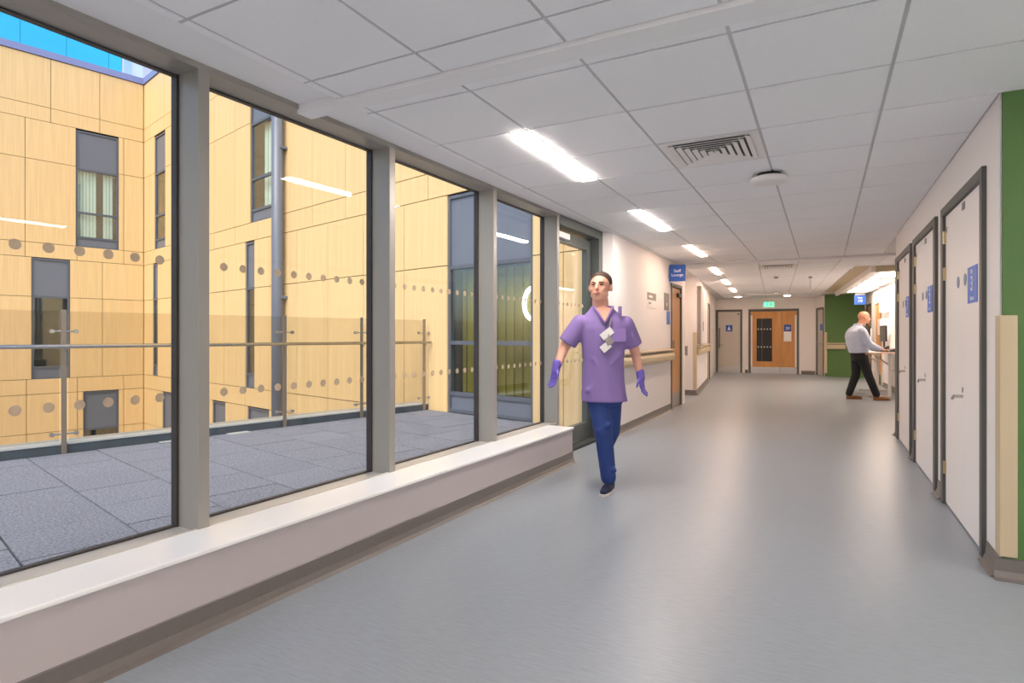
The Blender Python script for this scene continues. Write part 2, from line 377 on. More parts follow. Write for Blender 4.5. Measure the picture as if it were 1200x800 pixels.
# far ceiling
cf = empty('ceiling_far', (*O2, 0), T2, kind='structure', label='far suspended ceiling leading to the double door', cat='ceiling')
MB().box(-2.9, 1.9, .05, 10.6, H, H+.03).build('grid_rails', 'grid', cf)
rows2 = [(.14+PY*k, .14+PY*(k+1)) for k in range(13)]+[(8.44+.98*k, 8.44+.98*(k+1)) for k in range(2)]
CXF = [-2.16, -1.62, -.935, -.332, .271]
for (a, b) in rows2:
    xs = CXF+[.56] if a > 1.5 else CXF+[.874, 1.45]
    for i in range(len(xs)-1):
        x0, x1 = xs[i], xs[i+1]
        if abs(x1+1.62) < .01:
            for L in (.759, .759+4*PY, .759+8*PY):
                if a >= L-.05 and b <= L+2*PY+.05: x1 -= LW
        if abs(x0+.935) < .01 and abs(a-.759) < .03: continue
        tile(x0, x1, a, b, cf)
nm = ['fourth slim ceiling light, just past the lounge sign', 'fifth slim ceiling light, second beyond the lounge sign', 'farthest slim ceiling light before the round downlight']
for k in range(3):
    p = S2(-1.62-LW/2, .759+PY*(4*k+1)); mk_light((*p, H), T2, nm[k], 'lampw')
def downlight(x, y, lab):
    o = empty('downlight', (*S2(x, y), H), label=lab, cat='light', group='round downlights at the corridor end')
    MB().cyl((0, 0, -.012), (0, 0, .0), .115, n=24).build('bezel', 'white2', o, smooth=False)
    MB().cyl((0, 0, -.018), (0, 0, -.0125), .095, n=24).build('diffuser', 'lampw', o)
downlight(-1.72, 9.3, 'left round downlight above the grey end door'); downlight(-.35, 9.3, 'right round downlight above the oak double door')

# air diffusers
def diffuser(loc, rz, lab, w=.6, d=.615):
    o = empty('air_vent', loc, rz, label=lab, cat='air vent', group='square ceiling air diffusers')
    MB().box(-w/2+.006, w/2-.006, -d/2+.006, d/2-.006, -.004, .006).build('plate', 'white2', o)
    MB().box(-w/2+.06, w/2-.06, -d/2+.06, d/2-.06, -.006, -.0045).build('throat', 'black', o)
    for k in range(6):
        q = MB(); e = .042*k; x = w/2-.055-e; yv = d/2-.055-e; t = .030; z0 = -.014; z1 = -.007
        for s in (-1, 1):
            # four sloping louvre blades make a square ring
            q.ext([(0, z0), (t, z1), (t, z1-.003), (0, z0-.003)], (s*x, -yv, 0), (s*x, yv, 0), (-s, 0, 0))
            q.ext([(0, z0), (t, z1), (t, z1-.003), (0, z0-.003)], (-x, s*yv, 0), (x, s*yv, 0), (0, -s, 0))
        q.build('louvre', 'white2', o)
diffuser((-.935+.3015, 3.733+PY/2+.01, H), 0, 'nearest square louvred air diffuser in ceiling')
diffuser((*S2(-.633, .759+PY/2), H), T2, 'distant square louvred air diffuser near the far battens')
# ceiling devices
o = empty('ceiling_sensor', (-.36, 4.80, H), label='large round white sensor hanging just below the near ceiling', cat='sensor')
MB().cyl((0, 0, -.03), (0, 0, 0), .085, n=24).build('neck', 'black', o)
MB().loft([(0, 0, -.075, .09, .09), (0, 0, -.07, .118, .118), (0, 0, -.055, .132, .132), (0, 0, -.038, .128, .128), (0, 0, -.03, .11, .11)], 28).build('cover', 'white2', o, smooth=True)
o = empty('smoke_detector', (*S2(-.66, 2.9), H), label='small grey smoke detector beyond the distant air diffuser', cat='smoke detector')
MB().cyl((0, 0, -.02), (0, 0, 0), .055, n=18).build('base', 'white2', o); MB().cyl((0, 0, -.05), (0, 0, -.02), .03, .05, n=18).build('chamber', 'grey', o)
o = empty('ceiling_camera', (*S2(-.02, 3.2), H), label='slim white device hanging from the far ceiling', cat='sensor')
MB().cyl((0, 0, -.05), (0, 0, 0), .04, n=16).build('mount', 'grey', o); MB().box(-.022, .022, -.05, .05, -.25, -.05).build('body', 'white2', o, bevel=.008)
o = empty('smoke_detector', (*S2(-.66, 7.6), H), label='tiny white smoke detector close to the farthest batten', cat='smoke detector')
MB().cyl((0, 0, -.02), (0, 0, 0), .055, n=18).build('base', 'white2', o); MB().cyl((0, 0, -.05), (0, 0, -.02), .03, .05, n=18).build('chamber', 'white2', o)

# lowered soffit with recessed lighting over the desk
so = empty('soffit', (*O2, 0), T2, kind='structure', label='lowered white soffit glowing above the standing desk', cat='soffit')
MB().box(.83, .90, 1.62, 8.3, 2.295, H).build('edge_fascia', 'white', so)
MB().box(.90, 1.64, 1.62, 1.69, 2.295, H).build('front_fascia', 'beige', so)  # front face coloured beige for the shade it stands in
MB().box(.90, 1.64, 1.69, 8.3, 2.35, 2.39).build('soffit_panel', 'plaster', so)
MB().box(.58, .83, 1.55, 8.3, H-.008, H+.002).build('ceiling_margin', 'beige', so)
for k, yy in enumerate((2.1, 4.2, 6.3)):
    o = empty('soffit_light', (*S2(1.28, yy+.55), 2.35), T2, label=['near', 'middle', 'far'][k]+' bright light strip in the soffit over the desk', cat='light', group='soffit light strips')
    MB().box(-.24, .24, -.80, .80, -.006, .0).build('housing', 'white2', o); MB().box(-.22, .22, -.78, .78, -.009, -.0065).build('diffuser', 'lampp', o)

# ================================================================== GLAZED SCREEN (window_1) and garden door
wi = empty('window_1', (*P0, 0), -TG, kind='structure', label='floor to ceiling aluminium glazed screen along the left side', cat='window')
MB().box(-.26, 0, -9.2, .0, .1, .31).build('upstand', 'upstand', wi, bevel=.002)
MB().box(-.26, -.01, -9.2, -.01, -.05, .1).build('plinth', 'cove', wi)
MB().box(-.262, .012, -9.2, .012, .31, .33).build('sill_board', 'sill', wi, bevel=.005)
MB().box(-.43, -.262, -9.2, .2, -.05, .322).box(-.27, -.255, -9.2, .2, .322, .334).build('bottom_frame', 'alul', wi)
MB().box(-.43, -.25, -9.2, .26, 2.40, 2.47).build('head_frame', 'alu', wi)
MU = [-8.66, -7.39, -6.12, -4.835, -3.555, -2.278, -1.008, .215]
mm = MB().box(-.43, -.25, -.027, .027, .30, 2.401).mesh('mullion', .0015)
gm = MB().box(-.435, -.395, -.040, -.0275, .322, 2.40).box(-.435, -.395, .0275, .040, .322, 2.40).mesh('gasket')
for s in MU[:]:
    q = link(mm, 'mullion', 'alu', wi, (0, s, 0)); link(gm, 'gasket', 'aludk', q)
dm = MB().cyl((0, 0, 0), (.0012, 0, 0), .0205, n=20).mesh('dot')
for k in range(len(MU)-1):
    a, b = MU[k]+.03, MU[k+1]-.03
    p = MB().box(-.425, -.413, a, b, .322, 2.40).build('pane', 'glass', wi)
    MB().box(-.43, -.40, a, b, .3225, .330).box(-.43, -.40, a, b, 2.392, 2.3995).build('glazing_bead', 'aludk', wi)
    if k < 2: continue
    n = 11; off = (b-a-.107*(n-1))/2
    for z in (1.541, .921):
        for j in range(n): link(dm, 'dot', 'dot', p, (-.4128, a+off+.107*j, z))
d1 = empty('door_1', (*P0, 0), -TG, kind='structure', label='grey framed glass door onto the terrace behind the nurse', cat='door')
MB().box(-.43, -.25, 1.33, 1.45, 0, 2.40).build('jamb', 'alud', d1); MB().box(-.43, -.25, .245, 1.33, 2.33, 2.40).box(-.43, -.25, .262, 1.45, 2.40, 2.47).build('head', 'alud', d1)
MB().box(-.43, -.25, .0, 1.45, -.05, .004).build('threshold', 'alud', d1)
lf = MB().box(-.41, -.35, .25, .33, .01, 2.30).box(-.41, -.35, 1.20, 1.32, .01, 2.30).box(-.41, -.35, .33, 1.20, 2.19, 2.30).box(-.41, -.35, .33, 1.20, .01, .20).build('leaf', 'alud', d1)
dp = MB().box(-.386, -.376, .33, 1.20, .20, 2.19).build('pane', 'glass', lf)
for z in (1.541, .921):
    for j in range(8): link(dm, 'dot', 'dot', lf, (-.3758, .40+.105*j, z))
MB().box(-.35, -.30, .30, .62, 2.22, 2.28).build('door_closer', 'white2', d1, bevel=.004)
MB().cyl((-.376, .37, 1.70), (-.3745, .37, 1.70), .085, n=24).build('round_sticker', mat('sticker_green', (150, 176, 130), .6), d1)
MB().cyl((-.35, 1.26, 1.0), (-.30, 1.26, 1.0), .012).cyl((-.30, 1.27, 1.0), (-.30, 1.13, 1.0), .011).build('lever_handle', 'steel', d1)
# wall between glazed door and left wall
st('trim_1', MB().prism([G(-.43, 1.45), G(-.25, 1.45), (XL, 6.757), (XL-.14, 6.757)], 0, 2.47), 'white', label='white reveal beside the glass door', cat='trim')
# far upstand end is closed by the box itself

# ================================================================== TERRACE
te = empty('terrace', (*BAL, 0), -TA, kind='structure', label='roof terrace of grey speckled pavers outside the glass', cat='terrace')
def toA(P):   # world -> terrace frame
    dx, dy = P[0]-BAL[0], P[1]-BAL[1]; return (dx*math.cos(TA)-dy*math.sin(TA), dx*math.sin(TA)+dy*math.cos(TA))
gp = toA(G(-.44, 0)); gd = TA-TG; gnv = (-math.cos(gd), -math.sin(gd))      # keep side away from the corridor
big = clip([(-.05, -14.5), (7, -14.5), (7, .09), (-.05, .09)], gp, gnv)
MB().prism(big, -.30, -.045).build('bed', 'gravel', te)
PS = .575; col = 0; s = -5.06-PS*16
while s < .05:
    n0 = .42 if col % 2 else .12
    for k in range(-1, 12):
        q = [(n0+.6*k+.005, s+.006), (n0+.6*(k+1)-.005, s+.006), (n0+.6*(k+1)-.005, s+PS-.006), (n0+.6*k+.005, s+PS-.006)]
        q = clip(clip(clip(q, gp, gnv), (.03, 0), (1, 0)), (0, .07), (0, -1))
        if len(q) > 2:
            dz = random.uniform(-.004, .0)
            MB().prism(q, -.045, dz).build('paver', 'paver', te)
    col += 1; s += PS
MB().box(-.30, -.0, -14.5, .1, -.3, .085).build('parapet_wall', 'parap', te)
MB().box(-.31, .01, -14.5, .1, .085, .105).build('parapet_capping', 'cap', te, bevel=.004)
MB().box(.05, .16, -3.15, -2.9, .0005, .012).box(.06, .14, -3.9, -3.5, .0005, .010).build('loose_offcut', 'cap', te)
ba = empty('balustrade', (*BAL, 0), -TA, label='glass balustrade with steel posts and handrail at terrace edge', cat='balustrade')
PO = [-1.185*k for k in range(12)]
for s in PO:
    s -= .02
    po = MB().box(.015, .035, s-.022, s+.022, -.0, 1.465).build('post', 'postm', ba)
    q = MB().cyl((.035, s, 1.09), (.085, s, 1.05), .008)
    q.build('rail_bracket', 'steel', po)
    for z in (.20, 1.245):
        MB().cyl((.025, s-.10, z), (.025, s+.10, z), .008).cyl((.002, s-.10, z), (.05, s-.10, z), .021).cyl((.002, s+.10, z), (.05, s+.10, z), .021).build('clamp', 'steel', po)
for s in PO[:-1]:
    MB().box(.019, .031, s-1.185+.02, s-.06, .13, 1.45).build('glass_panel', 'bglass', ba)
MB().cyl((.09, -13.6, 1.092), (.09, .06, 1.092), .021, n=16).build('handrail', 'steel', ba, smooth=True)

# ================================================================== COURTYARD WINGS
ZR = [-4.4, -3.9, -1.57, -.46, -.03, 2.31, 3.42, 3.84, 6.19, 7.32, 7.73, 9.14]
PMC = {}
def panel(axis, s0, s1, z0, z1, par):
    k = (axis, round(s1-s0, 3), round(z1-z0, 3)); g = .007
    if k not in PMC:
        w, h = k[1], k[2]
        b = MB().box(-.03, 0, g, w-g, g, h-g) if axis == 'y' else MB().box(g, w-g, 0, .03, g, h-g)
        PMC[k] = b.mesh('cladding_panel')
    link(PMC[k], 'cladding_panel', 'wood', par, (0, s0, z0) if axis == 'y' else (s0, 0, z0))
def facade(axis, par, s0, s1, cuts, wins, zr=ZR):
    for i in range(len(zr)-1):
        a, b = zr[i], zr[i+1]
        c = [x for x in cuts(i) if s0 < x < s1]+[s0, s1]
        w = [v for v in wins if v[2] < b-.1 and v[3] > a+.1]
        for v in w: c = [x for x in c if not (v[0]-.06 < x < v[1]+.06)]+[v[0], v[1]]
        c = sorted(set(round(x, 3) for x in c))
        for j in range(len(c)-1):
            m = (c[j]+c[j+1])/2
            if any(v[0] < m < v[1] for v in w): continue
            if c[j+1]-c[j] > .02: panel(axis, c[j], c[j+1], a, b, par)
def facwin(axis, par, s0, s1, bars, kinds, z0, z1, blind=None, d=.10):
    """window set back in a facade: bars = z of transoms from bottom to top, kinds per bay: 'g' glass / 's' spandrel"""
    f = .05
    def bx(mb, a0, a1, y0, y1, za, zb):
        return mb.box(-y1, -y0, a0, a1, za, zb) if axis == 'y' else mb.box(a0, a1, y0, y1, za, zb)
    m = MB(); bx(m, s0+.005, s0+f, .02, d, z0, z1); bx(m, s1-f, s1-.005, .02, d, z0, z1); bx(m, s0+f, s1-f, .02, d, z0, z0+f); bx(m, s0+f, s1-f, .02, d, z1-f, z1)
    for z in bars: bx(m, s0+f, s1-f, .025, d, z-.03, z+.03)
    w = m.build('window', 'frame', par)
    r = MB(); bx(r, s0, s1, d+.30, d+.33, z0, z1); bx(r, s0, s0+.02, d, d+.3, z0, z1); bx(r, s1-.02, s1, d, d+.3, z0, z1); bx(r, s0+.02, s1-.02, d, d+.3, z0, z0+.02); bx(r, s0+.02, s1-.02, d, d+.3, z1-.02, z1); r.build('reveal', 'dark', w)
    zs = [z0]+bars+[z1]
    for i, k in enumerate(kinds):
        za = zs[i]+(f if i == 0 else .03); zb = zs[i+1]-(f if i == len(kinds)-1 else .03)
        q = MB(); bx(q, s0+f, s1-f, .05, .07, za, zb)
        q.build('pane' if k == 'g' else 'spandrel', 'wglass' if k == 'g' else 'span', w)
    if blind:
        b = MB(); n = int((s1-s0-.1)/.085)
        for i in range(n):
            if blind(i/n):
                a = s0+f+.085*i; bx(b, a, a+.072, d+.10+.01*(i % 2), d+.108+.01*(i % 2), z0+.3, bars[-1])
        b.build('vertical_blind', 'blind', w, kind='stuff')
    return w
# wing A: across the courtyard, facade towards +x
wa = empty('building_wing', (*A0, 0), -TA, label='timber clad wing across the courtyard, at the far left', cat='building')
WA = [(-1.784, -.699, 3.84, 7.30), (-2.817, -1.929, -.05, 3.40), (-1.60, -.699, -3.9, -.48), (-5.2, -4.1, 3.84, 7.30), (-6.4, -5.5, -.05, 3.40)]
ua = [-1.19*k for k in range(1, 9)]; 
def cutA(i):
    z = ZR[i]
    if z >= 7.3: return [-1.19*k for k in range(1, 9)]
    if z >= 3.8: return [-.561-1.2*k for k in range(8)]
    if z >= 3.4: return [-.561-1.2*k for k in range(8)]
    if z >= -.1: return [-1.123-1.2*k for k in range(8)]
    return [-.561-1.185*k for k in range(8)]
facade('y', wa, -9, -.02, cutA, WA)
bk = MB()
bk.box(-.36, -.06, -9, .3, -4.4, -3.9).box(-.6, -.5, -9, .3, -4.4, 9.1)
# backing just behind the panels, with openings left for the windows
def backing(axis, par, s0, s1, wins):
    m = MB()
    for i in range(len(ZR)-1):
        a, b = ZR[i], ZR[i+1]
        w = sorted([v for v in wins if v[2] < b-.1 and v[3] > a+.1]); x = s0
        for v in w+[(s1, s1, 0, 0)]:
            if v[0] > x:
                m.box(-.20, -.032, x, v[0], a, b) if axis == 'y' else m.box(x, v[0], .032, .20, a, b)
            x = v[1]
    m.build('backing', 'woodb', par)
backing('y', wa, -9, .2, WA)
facwin('y', wa, *WA[0][:2], [4.12, 4.85, 6.14], 'sggs', 3.82, 7.28, blind=lambda t: t < .52 or t > .70)
facwin('y', wa, *WA[1][:2], [.29, 2.31], 'sgs', -.05, 3.40)
facwin('y', wa, *WA[2][:2], [-1.6], 'gs', -3.9, -.48)
facwin('y', wa, *WA[3][:2], [4.12, 4.85, 6.14], 'sggs', 3.82, 7.28, blind=lambda t: t < .9)
facwin('y', wa, *WA[4][:2], [.29, 2.31], 'sgs', -.05, 3.40)
MB().box(-.45, .035, -9, .03, 9.15, 9.34).build('roof_trim', 'lilac', wa)
MB().box(-8, -.45, -9, 3.2, 8.9, 9.19).build('flat_roof', 'gravel', wa)
wc = empty('building_wing', (*B0, 0), -TA, label='timber clad wing closing the courtyard, out of view on the left', cat='building')
for i in range(len(ZR)-1):
    for k in range(8): 
        g = .007; q = MB().box(-13.2+1.2*k+g, -12+1.2*k-g, -20.03, -20, ZR[i]+g, ZR[i+1]-g).build('cladding_panel', 'wood', wc)
MB().box(-13.3, -3.5, -20.3, -20.032, -4.4, 9.2).build('backing', 'woodb', wc)
# cyan plant screen on the roof, set back
sc = empty('roof_plant_screen', (*A0, 0), -TA, label='bright cyan clad storey rising behind the roof edge', cat='plant screen')
for k in range(7):
    a = .17-1.2*(k+1) if k else -.20; b = .17-1.2*k if k else .20
    if k: a, b = -.20-1.2*k, -.20-1.2*(k-1)
    MB().box(-3.06, -3.0, a+.006, b-.006, 9.2, 14).build('cyan_panel', 'cyan', sc)
MB().box(-3.3, -3.07, -7.4, .2, 9.2, 14).build('screen_backing', 'frame', sc)
MB().box(-3.05, -2.99, .205, .26, 9.2, 14).build('corner_post', 'plant', sc)
ac = empty('rooftop_unit', (*A0, 0), -TA, label='pale grey rooftop plant unit beside the cyan storey', cat='plant unit')
MB().box(-3.0, -1.8, .5, 2.6, 9.2, 12.2).build('casing', 'plant', ac)
MB().box(-1.8, -1.77, .75, 1.6, 9.75, 10.2).build('louvre', 'black', ac)
# wing B: facade towards the camera (-y), meets the terrace
wb = empty('building_wing', (*B0, 0), -TA, label='timber clad wing on the right side of the courtyard, with downpipe', cat='building')
WB = [(-12.78, -11.87, 3.84, 7.30), (-12.93, -12.5, -.05, 3.40), (-6.336, -5.211, 3.84, 7.30), (-6.581, -6.118, -.05, 3.40), (-12.1, -11.2, -3.9, -.48), (-8.47, -7.70, -3.9, -.48), (-6.47, -5.40, -3.9, -.48), (.518, 2.27, .0, 3.40)]
def cutB(i):
    z = ZR[i]
    if z >= 3.8: return [1.25-1.2*k for k in range(14)]
    if z >= 3.4: return [-2.342-1.2*k for k in range(10)]+[-1.142, .058]
    return [-.57-1.2*k for k in range(12)]+[2.8]
facade('x', wb, -13.78, 3.3, cutB, WB)
backing('x', wb, -14, 3.3, WB)
MB().box(-14, 3.3, .5, .6, -4.4, 9.1).build('inner_wall', 'dark', wb)
facwin('x', wb, *WB[0][:2], [4.12, 4.85, 6.14], 'sggs', 3.82, 7.28)
facwin('x', wb, *WB[1][:2], [.29, 2.31], 'sgs', -.05, 3.40)
facwin('x', wb, *WB[2][:2], [4.12, 4.85, 6.14], 'sggs', 3.82, 7.28, blind=lambda t: t > .2)
facwin('x', wb, *WB[3][:2], [.29, 2.31], 'sgs', -.05, 3.40)
for v in WB[4:7]: facwin('x', wb, *v[:2], [-1.6], 'gs', -3.9, -.48)
q = facwin('x', wb, .518, 2.27, [.29, 1.09, 2.27], 'sggs', .0, 3.40)
MB().box(1.34, 1.40, .02, .10, .05, 3.35).build('centre_mullion', 'frame', q)
cu = MB()
for j in range(20): cu.box(.56+.085*j, .635+.085*j, .30+.02*(j % 2), .315+.02*(j % 2), .3, 2.24)
cu.build('reflection_slats', 'olive', q, kind='stuff')  # olive slats imitate the timber facade reflected in this window
MB().box(-13.8, 3.3, -.035, .5, 9.15, 9.34).build('roof_trim', 'lilac', wb)
dpn = MB().cyl((-4.70, -.16, -4.4), (-4.70, -.16, 9.2), .12, n=16).build('downpipe', 'span', wb, smooth=True)
for z in (-1.2, 2.0, 5.2): MB().box(-4.84, -4.56, -.16, -.002, z, z+.05).build('pipe_bracket', 'span', dpn)
ring = MB()  # emissive white ring set behind the dark glass
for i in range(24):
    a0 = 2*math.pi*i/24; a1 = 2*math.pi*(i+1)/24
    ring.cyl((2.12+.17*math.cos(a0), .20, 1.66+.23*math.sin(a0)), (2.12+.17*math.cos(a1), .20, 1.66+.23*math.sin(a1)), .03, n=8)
o = empty('glowing_ring', (*B0, 0), -TA, label='white glowing ring behind the dark terrace window', cat='light')
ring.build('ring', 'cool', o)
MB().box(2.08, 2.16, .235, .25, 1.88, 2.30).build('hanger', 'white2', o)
MB().box(-40, 2.2, -24, 3, -4.6, -4.4).build('courtyard_ground', 'paver', kind='structure', label='paved courtyard ground far below the terrace', cat='ground', loc=(0, 10, 0))

# ================================================================== RIGHT WALL CUPBOARD DOORS
def door_sign(par, yc, zc, w, h, word1, num, word2, x=XR):
    s = MB().box(x-.003-.004, x-.003, yc-w/2, yc+w/2, zc-h/2, zc+h/2).build('door_sign', 'blue2', par, bevel=.001)
    rot = (R(90), 0, R(-90)); xx = x-.0085
    text(word1, .040, 'textw', s, (xx, yc, zc+h*.36), rot); text(num, .125, 'textw', s, (xx, yc, zc+.002), rot); text(word2, .036, 'textw', s, (xx, yc, zc-h*.37), rot)
def cupboard(i, y0, y1, la, lb, mid, num, lab):
    d = empty('door_%d' % i, (0, 0, 0), kind='structure', label=lab, cat='door')
    MB().box(XR-.022, XR+.10, y0, la-.004, 0, 2.115).box(XR-.022, XR+.10, lb+.004, y1, 0, 2.115).box(XR-.022, XR+.10, la-.004, lb+.004, 2.055, 2.115).build('frame', 'doorfr', d, bevel=.002)
    for a, b in ((la, mid-.0015), (mid+.0015, lb)):
        lf = MB().box(XR-.003, XR+.045, a, b, .012, 2.05).build('leaf', 'doorwh', d, bevel=.0015)
        far = b > mid+.1; ye = b if far else a
        for z in (1.90, 1.64, .26):
            MB().box(XR-.010, XR-.003, ye-.022 if far else ye+.002, ye-.002 if far else ye+.022, z-.045, z+.045).cyl((XR-.013, ye+(.002 if far else -.002), z-.045), (XR-.013, ye+(.002 if far else -.002), z+.045), .007, n=10).build('hinge', 'brass', lf)
        MB().cyl((XR-.006, (mid+(.11 if far else -.10)), 1.545), (XR-.0032, (mid+(.11 if far else -.10)), 1.545), .038, n=20).build('fire_disc', 'blueg', lf)
        MB().box(XR-.006, XR-.0032, ye-.06 if far else ye+.03, ye-.03 if far else ye+.06, 1.93, 1.97).build('corner_plate', 'grey', lf)
    MB().box(XR-.008, XR-.0032, mid-.09, mid-.02, 1.985, 2.03).build('bolt_plate', 'grey', d)
    MB().cyl((XR-.006, mid-.03, .86), (XR-.003, mid-.03, .86), .018, n=14).cyl((XR-.05, mid-.03, .82), (XR-.003, mid-.03, .82), .010).cyl((XR-.048, mid-.03, .82), (XR-.046, mid+.035, .80), .009).build('lever_handle', 'steel', d)
    door_sign(d, la+.255, 1.50, .25, .215, 'Bay', num, 'Doors')
cupboard(4, 4.02, 5.30, 4.08, 5.21, 4.645, '3', 'nearest white cupboard door with blue sign number 3')
cupboard(3, 5.55, 6.86, 5.645, 6.76, 6.20, '2', 'middle white cupboard door with blue sign number 2')
cupboard(2, 7.04, 8.42, 7.115, 8.19, 7.65, '1', 'farthest white cupboard door with blue sign number 1')
for a, b in openings:
    MB().box(XR+.10, XR+.14, a, b, 0, 2.115).build('cupboard_back', 'dark', kind='structure', label='dark backing inside a cupboard opening', cat='wall')
# corner guard
cg = empty('corner_guard', (0, 0, 0), label='beige corner guard on the green wall at near right', cat='corner guard')
MB().box(XR-.008, XR+.062, 3.712, 3.7275, .115, 1.30).build('front_leaf', 'beige', cg, bevel=.002)
MB().box(XR-.008, XR-.0005, 3.7275, 3.80, .115, 1.30).build('side_leaf', 'beige', cg)

# ================================================================== LEFT WALL ITEMS
def handrail(name, p0, p1, out, lab, z=.80):
    o = empty(name, (0, 0, 0), label=lab, cat='handrail', group='beige wall handrails')
    MB().ext([(.03, z+.00), (.075, z+.012), (.085, z+.05), (.085, z+.09), (.075, z+.125), (.03, z+.137)], (*p0, 0), (*p1, 0), (*out, 0)).build('bumper_rail', 'beige', o)
    MB().ext([(.03, z+.155), (.07, z+.16), (.075, z+.175), (.07, z+.19), (.03, z+.195)], (*p0, 0), (*p1, 0), (*out, 0)).build('grip_rail', 'beige', o)
    MB().ext([(0, z+.02), (.03, z+.02), (.03, z+.18), (0, z+.18)], (*p0, 0), (*p1, 0), (*out, 0)).build('back_channel', 'grey', o)
    return o
handrail('handrail', (XL, 6.95), (XL, 9.70), (1, 0), 'beige handrail on the left wall behind the nurse')
handrail('handrail', L2(0, .15), L2(0, 3.85), (math.cos(TL2), math.sin(TL2)), 'beige handrail on the far left wall below the white cabinet')
handrail('handrail', S2(.74, 9.53), S2(1.2, 9.357), (-.351, -.936), 'short beige handrail on the far green wall')
def wallsign(name, y0, y1, z0, z1, m, lab, x=XL, t=.006, cat='sign'):
    return MB().box(x, x+t, y0, y1, z0, z1).build(name, m, label=lab, cat=cat, bevel=.001)
n = wallsign('wall_notice', 8.28, 8.78, 1.60, 1.82, 'white2', 'white notice with grey header on the left wall'); MB().box(XL+.0062, XL+.008, 8.285, 8.775, 1.71, 1.815).build('header', 'grey', n)
MB().box(XL+.0082, XL+.0088, 8.36, 8.56, 1.745, 1.775).build('lettering_patch', 'textw', n); MB().box(XL+.0063, XL+.0069, 8.36, 8.50, 1.655, 1.675).build('text_line', 'grey', n)
n = wallsign('wall_plaque', 9.29, 9.62, 1.60, 1.87, 'grey', 'grey plaque beside the lounge door frame'); MB().cyl((XL+.0062, 9.45, 1.69), (XL+.008, 9.45, 1.69), .03, n=14).build('white_mark', 'textw', n)
wallsign('blue_notice', 9.47, 9.67, 1.38, 1.59, 'blue2', 'small blue notice under the grey plaque')
# lounge door, seen edge on
ld = empty('door_5', (0, 0, 0), kind='structure', label='oak lounge door in dark frame on left wall', cat='door')
MB().box(XL-.14, XL+.016, 9.76, 9.80, 0, 2.06).box(XL-.14, XL+.016, 10.50, 10.56, 0, 2.06).box(XL-.14, XL+.016, 9.80, 10.50, 2.01, 2.06).build('frame', 'doorfr', ld)
lf = MB().box(XL-.05, XL-.008, 9.81, 10.49, .01, 2.0).build('leaf', 'oak', ld)
MB().box(XL-.0078, XL-.006, 9.82, 10.48, .02, .25).build('kick_plate', 'orange', lf); MB().box(XL-.0078, XL-.004, 9.95, 10.05, .95, 1.12).build('push_plate', 'steel', lf)
MB().box(XL-.0078, XL+.03, 10.25, 10.45, 1.86, 1.92).build('door_closer', 'black', lf)
def blade_sign(name, loc, rz, w, h, lines, lab):
    o = empty(name, loc, rz, label=lab, cat='sign')
    MB().box(-w/2, w/2, -.012, .012, -h, 0).build('panel', 'blue', o, bevel=.002)
    z = -h*.36
    for s, sz, dz in lines: text(s, sz, 'textw', o, (0, -.0135, -dz), (R(90), 0, 0))
    MB().box(-w/2+.02, w/2-.02, -.006, .006, 0, .02).build('hanger', 'alu', o)
    return o
b = blade_sign('hanging_sign', (XL+.135, 9.62, 2.33), R(8), .255, .265, [('Staff', .062, .10), ('Lounge', .062, .165)], 'blue hanging sign reading Staff Lounge above the left door')
MB().box(-.135, -.1285, -.03, .03, -.22, -.04).build('wall_bracket', 'alu', b)
b = blade_sign('hanging_sign', (*S2(1.37, 7.82), 2.27), R(8), .27, .25, [('Room', .045, .07), ('19', .11, .16)], 'blue hanging sign numbered 19 near the lit soffit')
MB().box(-.12, .12, -.004, .004, .02, .078).build('drop_rod', 'alu', b)
# far left wall: guard, box, cabinet, side door
MB().prism([L2(-.065, -.012), L2(.006, -.012), L2(.006, .07), L2(.0005, .07), L2(.0005, -.0005), L2(-.065, -.0005)], .11, 1.27).build('corner_guard', 'beige', label='beige corner guard at the niche edge on the left', cat='corner guard')
MB().prism([S2(-2.41, 2.185), S2(-2.30, 2.185), S2(-2.30, 2.1995), S2(-2.41, 2.1995)], .80, .99).build('switch_plate', 'grey', label='grey square plate on the niche wall', cat='switch plate')
c = empty('wall_cabinet', (*OL2, 0), TL2, label='tall shallow white cabinet hung on the far left wall', cat='cabinet')
MB().box(.001, .07, .25, 1.65, 1.02, 2.22).build('carcass', 'grey', c); MB().box(.071, .085, .26, 1.64, 1.03, 2.21).build('door', 'doorwh', c)
MB().box(.0852, .092, .75, .81, 1.3, 1.5).build('label_plate', 'grey', c)
d6 = empty('door_6', (*OL2, 0), TL2, kind='structure', label='narrow white side door on the far left wall', cat='door')
MB().box(-.08, .015, 3.95, 4.01, 0, 2.06).box(-.08, .015, 4.74, 4.8, 0, 2.06).box(-.08, .015, 4.01, 4.74, 2.0, 2.06).build('frame', 'doorfr', d6)
l = MB().box(-.05, -.01, 4.02, 4.73, .01, 1.99).build('leaf', 'doorgy', d6); MB().box(-.009, -.003, 4.20, 4.42, 1.38, 1.58).build('door_sign', 'blue2', l); MB().cyl((-.009, 4.6, 1.0), (.04, 4.6, 1.0), .012).cyl((.04, 4.6, 1.0), (.04, 4.48, 1.0), .010).build('lever_handle', 'steel', l)

